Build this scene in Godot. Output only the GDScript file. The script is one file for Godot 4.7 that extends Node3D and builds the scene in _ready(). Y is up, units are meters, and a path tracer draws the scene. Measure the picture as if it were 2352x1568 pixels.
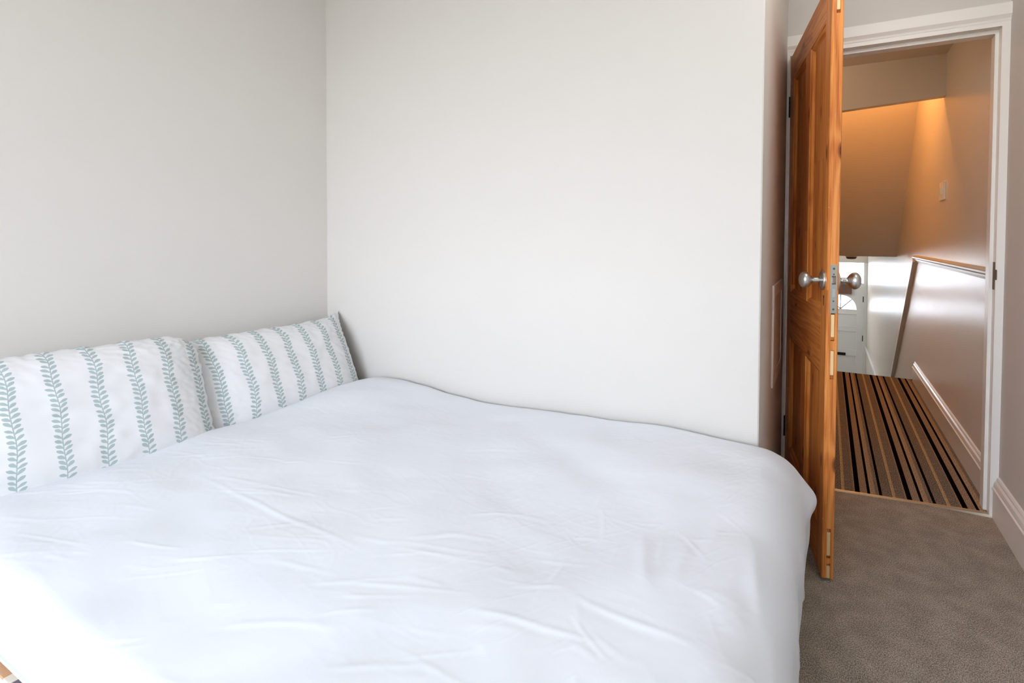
extends Node3D
# A small bedroom with a made bed, an open pine door, and a landing with stairs beyond it.
# World: x along the door wall, y up, -z towards the landing; the camera stands at (0, 1.1, 0).

const F := 1174.3          # focal length in pixels of the 2352 x 1568 frame
const PX := 1305.0         # where the lens axis meets the frame
const PY := 576.0
const RX := 0.620          # right wall
const LX := -2.125         # left wall
const BZ := -1.65          # wall behind the bed
const DZ := -2.57          # wall with the door
const NZ := 1.40           # near wall, with the window
const CY := 2.4            # bedroom ceiling

var M := {}
var rng := RandomNumberGenerator.new()


func _ready() -> void:
	rng.seed = 7
	# camera
	var cam := Camera3D.new()
	cam.name = "camera"
	add_child(cam)
	var n := 0.05
	cam.set_frustum(n * 1568.0 / F, Vector2((1176.0 - PX) / F * n, (PY - 784.0) / F * n), n, 200.0)
	cam.transform = Transform3D(Basis(Vector3.UP, 0.47) * Basis(Vector3.RIGHT, -0.025) * Basis(Vector3.BACK, 0.006), Vector3(0, 1.1, 0))
	cam.current = true
	# sky and exposure
	var env := Environment.new()
	var sky := Sky.new()
	var sm := ProceduralSkyMaterial.new()
	sm.sky_top_color = Color(0.86, 0.92, 1.0)
	sm.sky_horizon_color = Color(0.97, 0.98, 1.0)
	sm.ground_horizon_color = Color(0.80, 0.80, 0.78)
	sm.ground_bottom_color = Color(0.60, 0.60, 0.58)
	sm.sky_curve = 0.25
	sky.sky_material = sm
	env.background_mode = Environment.BG_SKY
	env.sky = sky
	env.background_energy_multiplier = 5.0
	env.ambient_light_source = Environment.AMBIENT_SOURCE_DISABLED
	env.reflected_light_source = Environment.REFLECTION_SOURCE_SKY
	env.tonemap_mode = Environment.TONE_MAPPER_LINEAR
	env.tonemap_exposure = 2.82
	env.sdfgi_enabled = true
	env.ssao_enabled = true
	env.ssil_enabled = true
	var we := WorldEnvironment.new()
	we.name = "world_environment"
	we.environment = env
	add_child(we)
	materials()
	bedroom_shell()
	bedroom_lamp()
	landing_shell()
	landing_lamp()
	hall_lamp()
	outside()
	door_frame()
	bedroom_door()
	front_door()
	small_fittings()
	bed()
	duvet()
	pillows()


# ---------------------------------------------------------------- naming

func tag(o: Node, label: String, category: String, kind := "", group := "") -> void:
	o.set_meta("label", label)
	o.set_meta("category", category)
	if kind != "":
		o.set_meta("kind", kind)
	if group != "":
		o.set_meta("group", group)


func node(called: String, xf := Transform3D()) -> Node3D:
	var o := Node3D.new()
	o.name = called
	o.transform = xf
	add_child(o, true)
	return o


func obj(called: String, mesh: Variant, m: Material, parent: Node = self) -> MeshInstance3D:
	var o := MeshInstance3D.new()
	o.name = called
	o.mesh = mesh.commit() if mesh is SurfaceTool else mesh
	o.material_override = null
	for i in o.mesh.get_surface_count():
		o.mesh.surface_set_material(i, m)
	o.cast_shadow = GeometryInstance3D.SHADOW_CASTING_SETTING_ON
	parent.add_child(o, true)
	return o


func new_st() -> SurfaceTool:
	var st := SurfaceTool.new()
	st.begin(Mesh.PRIMITIVE_TRIANGLES)
	return st


# ---------------------------------------------------------------- mesh helpers

# grain: "x", "y" or "z" is the direction the texture's length runs along
func uv_of(p: Vector3, nrm: Vector3, grain: String, off: Vector2) -> Vector2:
	var v := 0.0
	var u := 0.0
	if grain == "y":
		v = p.y
		u = p.x + p.z
	elif grain == "x":
		v = p.x
		u = p.y + p.z
	else:
		v = p.z
		u = p.y + p.x
	return Vector2(u / 0.3, v / 1.0) + off


func tri(st: SurfaceTool, a: Vector3, b: Vector3, c: Vector3, grain := "y", off := Vector2.ZERO) -> void:
	var nrm := (b - a).cross(c - a).normalized()
	for p in [a, c, b]:
		st.set_normal(nrm)
		st.set_uv(uv_of(p, nrm, grain, off))
		st.add_vertex(p)


func quad(st: SurfaceTool, a: Vector3, b: Vector3, c: Vector3, d: Vector3, grain := "y", off := Vector2.ZERO) -> void:
	tri(st, a, b, c, grain, off)
	tri(st, a, c, d, grain, off)


# an axis-aligned box with chamfered edges
func box(st: SurfaceTool, lo: Vector3, hi: Vector3, ch := 0.002, grain := "y", off := Vector2.ZERO, xf := Transform3D()) -> void:
	var c := (lo + hi) / 2.0
	var h := (hi - lo) / 2.0
	ch = minf(ch, 0.45 * minf(h.x, minf(h.y, h.z)))
	var flip := xf.basis.determinant() < 0
	var put := func(pts: Array) -> void:
		var q := []
		for p in pts:
			q.append(xf * (c + p))
		var nn: Vector3 = (q[1] - q[0]).cross(q[2] - q[0])
		var mid := Vector3.ZERO
		for p in q:
			mid += p
		mid /= q.size()
		if nn.dot(mid - xf * c) < 0:
			q.reverse()
		for i in range(1, q.size() - 1):
			var nrm: Vector3 = (q[i] - q[0]).cross(q[i + 1] - q[0]).normalized()
			for p in [q[0], q[i + 1], q[i]]:
				st.set_normal(nrm)
				st.set_uv(uv_of(xf.affine_inverse() * p, nrm, grain, off))
				st.add_vertex(p)
	var ax := [Vector3.RIGHT, Vector3.UP, Vector3.BACK]
	for k in 3:
		var i := (k + 1) % 3
		var j := (k + 2) % 3
		for s in [-1.0, 1.0]:
			var f: Vector3 = ax[k] * h[k] * s
			var a: Vector3 = ax[i] * (h[i] - ch)
			var b: Vector3 = ax[j] * (h[j] - ch)
			put.call([f + a + b, f - a + b, f - a - b, f + a - b])
	if ch <= 0.0:
		return
	for k in 3:
		var i := (k + 1) % 3
		var j := (k + 2) % 3
		for si in [-1.0, 1.0]:
			for sj in [-1.0, 1.0]:
				var a: Vector3 = ax[i] * h[i] * si + ax[j] * (h[j] - ch) * sj
				var b: Vector3 = ax[i] * (h[i] - ch) * si + ax[j] * h[j] * sj
				var l: Vector3 = ax[k] * (h[k] - ch)
				put.call([a + l, b + l, b - l, a - l])
	for sx in [-1.0, 1.0]:
		for sy in [-1.0, 1.0]:
			for sz in [-1.0, 1.0]:
				put.call([Vector3(h.x * sx, (h.y - ch) * sy, (h.z - ch) * sz), Vector3((h.x - ch) * sx, h.y * sy, (h.z - ch) * sz), Vector3((h.x - ch) * sx, (h.y - ch) * sy, h.z * sz)])


func one_box(lo: Vector3, hi: Vector3, ch := 0.002, grain := "y", off := Vector2.ZERO, xf := Transform3D()) -> SurfaceTool:
	var st := new_st()
	box(st, lo, hi, ch, grain, off, xf)
	return st


# a convex or simple outline (in the plane of eu and ev) swept from o to o + along, with end caps
func sweep(st: SurfaceTool, pts: PackedVector2Array, o: Vector3, eu: Vector3, ev: Vector3, along: Vector3, grain := "y", off := Vector2.ZERO) -> void:
	var area := 0.0
	for i in pts.size():
		var p := pts[i]
		var q := pts[(i + 1) % pts.size()]
		area += p.x * q.y - q.x * p.y
	var ring := []
	for p in pts:
		ring.append(o + eu * p.x + ev * p.y)
	var same := (area > 0) == (eu.cross(ev).dot(along) > 0)
	if not same:
		ring.reverse()
	var m := ring.size()
	for i in m:
		var a: Vector3 = ring[i]
		var b: Vector3 = ring[(i + 1) % m]
		quad(st, a, b, b + along, a + along, grain, off)
	var flat := PackedVector2Array()
	for p in ring:
		flat.append(Vector2((p - o).dot(eu), (p - o).dot(ev)))
	var idx := Geometry2D.triangulate_polygon(flat)
	for i in range(0, idx.size(), 3):
		var a: Vector3 = ring[idx[i]]
		var b: Vector3 = ring[idx[i + 1]]
		var c: Vector3 = ring[idx[i + 2]]
		if (b - a).cross(c - a).dot(along) > 0:
			var t := b
			b = c
			c = t
		tri(st, a, b, c, grain, off)
		tri(st, a + along, c + along, b + along, grain, off)


# outline r(h) turned about an axis
func lathe(st: SurfaceTool, prof: Array, xf: Transform3D, segs := 32, squash := 1.0) -> void:
	var rows := []
	for k in prof.size():
		var row := []
		var t0: Vector2 = prof[maxi(k - 1, 0)]
		var t1: Vector2 = prof[mini(k + 1, prof.size() - 1)]
		var d := (t1 - t0).normalized()
		for i in segs:
			var a := TAU * i / segs
			var p := Vector3(cos(a) * prof[k].x, prof[k].y, sin(a) * prof[k].x * squash)
			var nn := Vector3(cos(a) * d.y, -d.x, sin(a) * d.y / squash).normalized()
			row.append([xf * p, (xf.basis * nn).normalized()])
		rows.append(row)
	for k in prof.size() - 1:
		for i in segs:
			var j := (i + 1) % segs
			var q := [rows[k][i], rows[k][j], rows[k + 1][j], rows[k + 1][i]]
			for t in [[0, 1, 2], [0, 2, 3]]:
				var a = q[t[0]]
				var b = q[t[1]]
				var c = q[t[2]]
				var g: Vector3 = (b[0] - a[0]).cross(c[0] - a[0])
				var order := [a, c, b] if g.dot(a[1] + b[1] + c[1]) > 0 else [a, b, c]
				for v in order:
					st.set_normal(v[1])
					st.set_uv(Vector2(float(i) / segs, float(k) / prof.size()))
					st.add_vertex(v[0])


# smooth grids: positions and uvs, nu x nv each; several grids become one mesh
func grids_mesh(grids: Array) -> ArrayMesh:
	var V := PackedVector3Array()
	var N := PackedVector3Array()
	var U := PackedVector2Array()
	var I := PackedInt32Array()
	for g in grids:
		var nu: int = g.nu
		var nv: int = g.nv
		var P: PackedVector3Array = g.p
		var T: PackedVector2Array = g.uv
		var flip: bool = g.get("flip", false)
		var base := V.size()
		V.append_array(P)
		U.append_array(T)
		for i in nu:
			for j in nv:
				var a := P[mini(i + 1, nu - 1) * nv + j] - P[maxi(i - 1, 0) * nv + j]
				var b := P[i * nv + mini(j + 1, nv - 1)] - P[i * nv + maxi(j - 1, 0)]
				var nn := b.cross(a)
				nn = nn.normalized() if nn.length() > 1e-12 else Vector3.UP
				N.append(-nn if flip else nn)
		for i in nu - 1:
			for j in nv - 1:
				var a := base + i * nv + j
				var b := a + nv
				if flip:
					I.append_array([a, a + 1, b, a + 1, b + 1, b])
				else:
					I.append_array([a, b, a + 1, a + 1, b, b + 1])
	var arr := []
	arr.resize(Mesh.ARRAY_MAX)
	arr[Mesh.ARRAY_VERTEX] = V
	arr[Mesh.ARRAY_NORMAL] = N
	arr[Mesh.ARRAY_TEX_UV] = U
	arr[Mesh.ARRAY_INDEX] = I
	var me := ArrayMesh.new()
	me.add_surface_from_arrays(Mesh.PRIMITIVE_TRIANGLES, arr)
	return me


# ---------------------------------------------------------------- materials

func noise_tex(freq: float, w := 512, h := 512, octaves := 3, as_normal := false, bump := 4.0, ramp: Gradient = null, sd := 1) -> NoiseTexture2D:
	var t := NoiseTexture2D.new()
	var f := FastNoiseLite.new()
	f.seed = sd
	f.frequency = freq
	f.fractal_octaves = octaves
	t.noise = f
	t.width = w
	t.height = h
	t.seamless = true
	t.as_normal_map = as_normal
	t.bump_strength = bump
	if ramp:
		t.color_ramp = ramp
	return t


func plain(color: Color, rough: float, metal := 0.0, spec := 0.5) -> StandardMaterial3D:
	var m := StandardMaterial3D.new()
	m.albedo_color = color
	m.roughness = rough
	m.metallic = metal
	m.metallic_specular = spec
	return m


func world_tri(m: StandardMaterial3D, s: Vector3) -> void:
	m.uv1_triplanar = true
	m.uv1_world_triplanar = true
	m.uv1_scale = s


func wall_paint(color: Color, rough: float, scale: Vector3, height: float, spec := 0.5) -> StandardMaterial3D:
	var m := plain(color, rough, 0.0, spec)
	if height <= 0.0:
		return m
	m.uv1_scale = scale
	m.heightmap_enabled = true
	m.heightmap_texture = M.stipple
	m.heightmap_scale = height
	return m


func wood_image() -> ImageTexture:
	# 0.3 m across, 1 m along the grain
	var w := 512
	var h := 1024
	var im := Image.create(w, h, false, Image.FORMAT_RGB8)
	var a := FastNoiseLite.new()
	a.seed = 3
	a.frequency = 1.0
	a.fractal_octaves = 3
	var b := FastNoiseLite.new()
	b.seed = 9
	b.frequency = 1.0
	b.fractal_octaves = 2
	var knots := [Vector3(0.82, 0.44, 1.0), Vector3(0.30, 0.17, 0.7), Vector3(0.57, 0.83, 0.8), Vector3(0.12, 0.70, 0.6)]
	var light := Color(0.91, 0.62, 0.34)
	var mid := Color(0.84, 0.51, 0.23)
	var dark := Color(0.68, 0.36, 0.14)
	for y in h:
		for x in w:
			var u := float(x) / w
			var v := float(y) / h
			var warp := 0.0
			var kd := 9.0
			for k in knots:
				var du: float = (u - k.x) * 0.3
				var dv: float = (v - k.y) * 1.0
				var d: float = sqrt(du * du + dv * dv * 0.16) / (0.0075 * k.z)
				kd = minf(kd, d)
				warp += 0.02 * k.z * exp(-d * d * 0.12) * signf(du)
			var r := sin(TAU * (u * 11.0 + 2.2 * a.get_noise_2d(u * 3.0, v * 0.9) + warp * 40.0))
			var fine := a.get_noise_2d(u * 130.0, v * 5.0)
			var broad := b.get_noise_2d(u * 5.0 + 7.0, v * 1.3)
			var t := clampf(0.45 + 0.22 * r + 0.5 * fine + 0.45 * broad, 0.0, 1.0)
			var c := dark.lerp(mid, minf(t * 2.0, 1.0)).lerp(light, maxf(0.0, t * 2.0 - 1.0))
			if kd < 1.6:
				var kk := clampf((1.6 - kd) / 0.9, 0.0, 1.0)
				c = c.lerp(Color(0.30, 0.13, 0.05).lerp(Color(0.45, 0.22, 0.09), 0.5 + 0.5 * sin(kd * 9.0)), kk * 0.85)
			im.set_pixel(x, y, c)
	# worn flecks and scratches down to bare wood
	var g := RandomNumberGenerator.new()
	g.seed = 21
	for k in 46:
		var cx := g.randi_range(4, w - 5)
		var cy := g.randi_range(4, h - 5)
		var len := g.randi_range(3, 16)
		var dx := g.randf_range(-0.7, 0.7)
		for i in len:
			var px := clampi(cx + int(dx * i), 0, w - 1)
			var py := clampi(cy + i, 0, h - 1)
			im.set_pixel(px, py, im.get_pixel(px, py).lerp(Color(0.95, 0.80, 0.60), g.randf_range(0.3, 0.8)))
	return ImageTexture.create_from_image(im)


func stripe_image() -> ImageTexture:
	# one repeat (0.1935 m) of the stair carpet, with its speckled yarn
	var w := 512
	var h := 512
	var bands := [[0.000, 0.019, Color(0.055, 0.045, 0.045)], [0.019, 0.047, Color(0.60, 0.53, 0.46)], [0.047, 0.058, Color(0.055, 0.045, 0.045)], [0.058, 0.078, Color(0.67, 0.59, 0.50)], [0.078, 0.092, Color(0.52, 0.49, 0.45)], [0.092, 0.103, Color(0.055, 0.045, 0.045)], [0.103, 0.141, Color(0.50, 0.47, 0.43)], [0.141, 0.153, Color(0.74, 0.65, 0.52)], [0.153, 0.188, Color(0.51, 0.48, 0.44)], [0.188, 0.1935, Color(0.60, 0.54, 0.47)]]
	var im := Image.create(w, h, false, Image.FORMAT_RGB8)
	var g := RandomNumberGenerator.new()
	g.seed = 5
	var wob := FastNoiseLite.new()
	wob.seed = 4
	wob.frequency = 0.08
	var sp := FastNoiseLite.new()
	sp.seed = 6
	sp.frequency = 0.075
	sp.fractal_octaves = 2
	for y in h:
		for x in w:
			var s := (x + 1.3 * wob.get_noise_2d(x * 0.2, y * 1.5)) / w * 0.1935
			var c := Color(0.5, 0.45, 0.4)
			for b in bands:
				if s >= b[0] and s < b[1]:
					c = b[2]
			var f := 1.0 + 0.35 * sp.get_noise_2d(x, y * 0.7)
			var r := sp.get_noise_2d(x + 900.0, y * 0.7)
			if c.r > 0.2:
				if r > 0.12:
					c = c.lerp(Color(0.20, 0.18, 0.17), minf(0.75, (r - 0.12) * 3.0) * (1.0 if c.r < 0.55 else 0.45))
				elif r < -0.28:
					c = c.lerp(Color(0.68, 0.44, 0.32), 0.35)
			im.set_pixel(x, y, Color(c.r * f, c.g * f, c.b * f))
	return ImageTexture.create_from_image(im)


func vine_image() -> ImageTexture:
	# two leafy vines side by side: 0.184 m across, 0.368 m tall
	var w := 512
	var h := 1024
	var im := Image.create(w, h, false, Image.FORMAT_RGB8)
	im.fill(Color(0.885, 0.885, 0.888))
	var ink := Color(0.665, 0.725, 0.725)
	var g := RandomNumberGenerator.new()
	g.seed = 11
	for vine in 2:
		var cx := 128.0 + 256.0 * vine
		for y in h:
			var x0 := cx + 7.0 * sin(TAU * (float(y) / h * 2.0 + 0.37 * vine))
			for dx in range(-3, 4):
				im.set_pixel(clampi(int(x0 + dx), 0, w - 1), y, ink)
		var nl := 24
		for k in nl:
			for side in [-1.0, 1.0]:
				var y0 := (k + 0.5 + (0.45 if side > 0 else 0.0) + g.randf_range(-0.12, 0.12)) * h / nl
				var x0 := cx + 7.0 * sin(TAU * (y0 / h * 2.0 + 0.37 * vine))
				var up: float = deg_to_rad(g.randf_range(32, 50))
				var ln := g.randf_range(56, 68)
				var wd := g.randf_range(9.5, 12.5)
				var d := Vector2(side * cos(up), -sin(up))
				var q := Vector2(-d.y, d.x)
				for i in range(0, 130):
					var t := i / 129.0
					var half := wd * pow(sin(PI * pow(t, 1.5)), 0.75) + 2.2 * (1.0 - t)
					for j in range(-28, 29):
						var e := j / 28.0 * half
						var p := Vector2(x0, y0) + d * (t * ln) + q * e + Vector2(0, 7.0 * t * t)
						im.set_pixel(posmod(int(p.x), w), posmod(int(p.y), h), ink)
	return ImageTexture.create_from_image(im)


func carpet_image() -> ImageTexture:
	# 0.6 m of loop pile: tufts a few millimetres across, each a little lighter or darker
	var s := 512
	var im := Image.create(s, s, false, Image.FORMAT_RGB8)
	var f := FastNoiseLite.new()
	f.seed = 8
	f.frequency = 0.012
	var q := FastNoiseLite.new()
	q.seed = 18
	q.frequency = 0.30
	q.fractal_octaves = 2
	for y in s:
		for x in s:
			var k := 1.0 + 0.42 * q.get_noise_2d(x * 1.1, y * 0.75) + 0.10 * f.get_noise_2d(x, y)
			im.set_pixel(x, y, Color(0.64 * k, 0.60 * k, 0.555 * k))
	return ImageTexture.create_from_image(im)


func carpet_height() -> ImageTexture:
	var s := 512
	var im := Image.create(s, s, false, Image.FORMAT_RGB8)
	var q := FastNoiseLite.new()
	q.seed = 18
	q.frequency = 0.30
	q.fractal_octaves = 2
	for y in s:
		for x in s:
			var k := 0.5 + 0.5 * q.get_noise_2d(x * 1.1, y * 0.75)
			im.set_pixel(x, y, Color(k, k, k))
	return ImageTexture.create_from_image(im)


func materials() -> void:
	M.stipple = noise_tex(0.06, 512, 512, 3, false, 4.0, null, 2)
	M.wall = wall_paint(Color(0.862, 0.846, 0.826), 1.0, Vector3.ONE, 0.0, 0.0)
	M.ceiling = wall_paint(Color(0.94, 0.935, 0.925), 1.0, Vector3.ONE, 0.0, 0.0)
	M.landing_wall = wall_paint(Color(0.885, 0.850, 0.805), 0.26, Vector3(2.1, 0.7, 1.0), 0.05, 0.6)
	M.landing_plain = wall_paint(Color(0.885, 0.850, 0.805), 1.0, Vector3.ONE, 0.0, 0.0)
	M.trim = wall_paint(Color(0.955, 0.945, 0.925), 0.32, Vector3.ONE, 0.0, 0.5)
	M.landing_trim = wall_paint(Color(0.90, 0.87, 0.83), 0.28, Vector3.ONE, 0.0, 0.5)
	M.white_paint = plain(Color(0.92, 0.915, 0.90), 0.4)
	M.door_white = plain(Color(0.93, 0.94, 0.94), 0.45)
	M.hatch = plain(Color(0.90, 0.87, 0.84), 0.45)
	var wood := wood_image()
	M.pine = plain(Color(1, 1, 1), 0.38, 0.0, 0.5)
	M.pine.albedo_texture = wood
	M.bare = plain(Color(0.93, 0.79, 0.58), 0.6)
	M.bare.uv1_scale = Vector3(1, 1, 1)
	M.dark_wood = plain(Color(0.30, 0.17, 0.09), 0.7)
	M.satin = plain(Color(0.80, 0.80, 0.79), 0.30, 1.0)
	M.steel = plain(Color(0.72, 0.72, 0.70), 0.38, 1.0)
	M.dull = plain(Color(0.42, 0.38, 0.32), 0.45, 0.9)
	M.black = plain(Color(0.03, 0.03, 0.03), 0.5)
	M.brass = plain(Color(0.70, 0.64, 0.55), 0.42, 1.0)
	M.plastic = plain(Color(0.90, 0.89, 0.86), 0.35)
	M.box_brown = plain(Color(0.46, 0.34, 0.28), 0.5)
	M.carpet = plain(Color(1, 1, 1), 1.0, 0.0, 0.0)
	M.carpet.albedo_texture = carpet_image()
	M.carpet.uv1_scale = Vector3(0.5, 1.0 / 0.6, 1)
	M.carpet.heightmap_enabled = true
	M.carpet.heightmap_texture = carpet_height()
	M.carpet.heightmap_scale = 0.35
	M.stripes = plain(Color(1, 1, 1), 1.0, 0.0, 0.0)
	M.stripes.albedo_texture = stripe_image()
	M.cloth = plain(Color(0.89, 0.90, 0.922), 1.0, 0.0, 0.0)
	M.sheet = plain(Color(0.92, 0.92, 0.93), 1.0, 0.0, 0.0)
	M.vine = plain(Color(1, 1, 1), 1.0, 0.0, 0.0)
	M.vine.albedo_texture = vine_image()
	M.glass = plain(Color(1, 1, 1, 0.06), 0.03)
	M.glass.transparency = BaseMaterial3D.TRANSPARENCY_ALPHA
	M.peach = plain(Color(0.86, 0.66, 0.50), 0.45)
	M.cream = plain(Color(0.95, 0.90, 0.82), 0.5)
	M.mauve = plain(Color(0.48, 0.43, 0.47), 0.9)
	M.pavement = wall_paint(Color(0.78, 0.77, 0.74), 0.9, Vector3.ONE, 0.0, 0.2)
	M.render_white = plain(Color(0.92, 0.92, 0.92), 0.85)
	M.blind = plain(Color(0.36, 0.40, 0.46), 0.5)


# ---------------------------------------------------------------- bedroom shell

func structure(called: String, mesh: Variant, m: Material, label: String, category: String) -> MeshInstance3D:
	var o := obj(called, mesh, m)
	tag(o, label, category, "structure")
	return o


# a moulded skirting board: outline in (out from the wall, up)
func skirting_profile(h: float, t: float) -> PackedVector2Array:
	return PackedVector2Array([Vector2(0, 0), Vector2(t, 0), Vector2(t, h - 0.052), Vector2(t + 0.004, h - 0.049), Vector2(t + 0.004, h - 0.043), Vector2(t - 0.001, h - 0.039), Vector2(t - 0.001, h - 0.034), Vector2(t - 0.004, h - 0.022), Vector2(t - 0.010, h - 0.014), Vector2(t - 0.010, h - 0.009), Vector2(t - 0.013, h - 0.003), Vector2(t - 0.016, h), Vector2(0, h)])


func bedroom_shell() -> void:
	structure("floor", one_box(Vector3(LX - 0.2, -0.25, DZ + 0.02), Vector3(RX + 0.2, 0.0, NZ + 0.2), 0.0, "z"), M.carpet, "grey brown loop pile carpet covering the bedroom floor", "floor")
	structure("wall_left", one_box(Vector3(LX - 0.2, 0, BZ - 0.05), Vector3(LX, CY, NZ + 0.2), 0.0), M.wall, "off white painted wall behind the pillows", "wall")
	structure("wall_back", one_box(Vector3(LX - 0.2, 0, DZ - 0.12), Vector3(-0.18, CY, BZ), 0.004), M.wall, "off white boxed out wall beside the bed, its end turning to the door", "wall")
	structure("wall_right", one_box(Vector3(RX, 0, DZ - 0.08), Vector3(RX + 0.2, CY, NZ + 0.2), 0.0), M.wall, "plain off white wall at the right of the doorway", "wall")
	structure("wall_door", one_box(Vector3(-0.18, 1.956, DZ - 0.12), Vector3(RX, CY, DZ), 0.0), M.wall, "strip of off white wall above the bedroom doorway", "wall")
	structure("ceiling", one_box(Vector3(LX - 0.2, CY, DZ - 0.12), Vector3(RX + 0.2, CY + 0.15, NZ + 0.2), 0.0), M.ceiling, "flat white bedroom ceiling", "ceiling")
	# near wall with the window
	var wx0 := -1.62
	var wx1 := 0.00
	var wy0 := 0.82
	var wy1 := 2.33
	var st := new_st()
	box(st, Vector3(LX, 0, NZ), Vector3(wx0, CY, NZ + 0.2), 0.0)
	box(st, Vector3(wx1, 0, NZ), Vector3(RX, CY, NZ + 0.2), 0.0)
	box(st, Vector3(wx0, 0, NZ), Vector3(wx1, wy0, NZ + 0.2), 0.0)
	box(st, Vector3(wx0, wy1, NZ), Vector3(wx1, CY, NZ + 0.2), 0.0)
	structure("wall_near", st, M.wall, "off white wall with the window, facing the bed", "wall")
	var win := node("window_1", Transform3D(Basis(), Vector3(0, 0, 0)))
	tag(win, "white framed window standing open in the wall facing the bed", "window", "structure")
	st = new_st()
	var zc := NZ + 0.10
	for r in [[wx0, wy0, wx0 + 0.06, wy1], [wx1 - 0.06, wy0, wx1, wy1], [wx0 + 0.06, wy0, wx1 - 0.06, wy0 + 0.06], [wx0 + 0.06, wy1 - 0.06, wx1 - 0.06, wy1], [(wx0 + wx1) / 2.0 - 0.03, wy0 + 0.06, (wx0 + wx1) / 2.0 + 0.03, wy1 - 0.06]]:
		box(st, Vector3(r[0], r[1], zc - 0.03), Vector3(r[2], r[3], zc + 0.03), 0.004)
	obj("window_frame", st, M.white_paint, win)
	st = new_st()
	sweep(st, skirting_profile(0.165, 0.020), Vector3(RX, 0, NZ), Vector3.LEFT, Vector3.UP, Vector3(0, 0, DZ + 0.015 - NZ), "z")
	structure("baseboard_right", st, M.trim, "moulded white skirting along the bedroom's right wall", "baseboard")


# the bedroom's own lamp hangs above the frame
func bedroom_lamp() -> void:
	var lamp := node("pendant_lamp", Transform3D(Basis(), Vector3(0.25, 2.18, -1.50)))
	tag(lamp, "opal globe lamp hanging from the bedroom ceiling above the camera's view", "lamp")
	var st := new_st()
	var prof := []
	for i in 17:
		var a := PI * i / 16.0
		prof.append(Vector2(maxf(0.0005, 0.10 * sin(a)), -0.10 * cos(a)))
	lathe(st, prof, Transform3D(), 28)
	var glow := plain(Color(0.95, 0.94, 0.92), 0.4)
	glow.emission_enabled = true
	glow.emission = Color(1.0, 0.97, 0.92)
	glow.emission_energy_multiplier = 1.0
	obj("globe", st, glow, lamp)
	st = new_st()
	lathe(st, [Vector2(0.0005, 0.098), Vector2(0.030, 0.098), Vector2(0.030, 0.125), Vector2(0.004, 0.135), Vector2(0.004, 0.19), Vector2(0.045, 0.195), Vector2(0.048, 0.219), Vector2(0.0005, 0.219)], Transform3D(), 20)
	obj("lamp_holder", st, M.plastic, lamp)
	var l := OmniLight3D.new()
	l.name = "globe_light"
	l.light_color = Color(1.0, 0.985, 0.965)
	l.light_energy = 0.045
	l.light_size = 0.09
	l.omni_range = 12.0
	l.omni_attenuation = 2.0
	l.shadow_enabled = true
	lamp.add_child(l)


# ---------------------------------------------------------------- landing, stairs and hall

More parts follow.
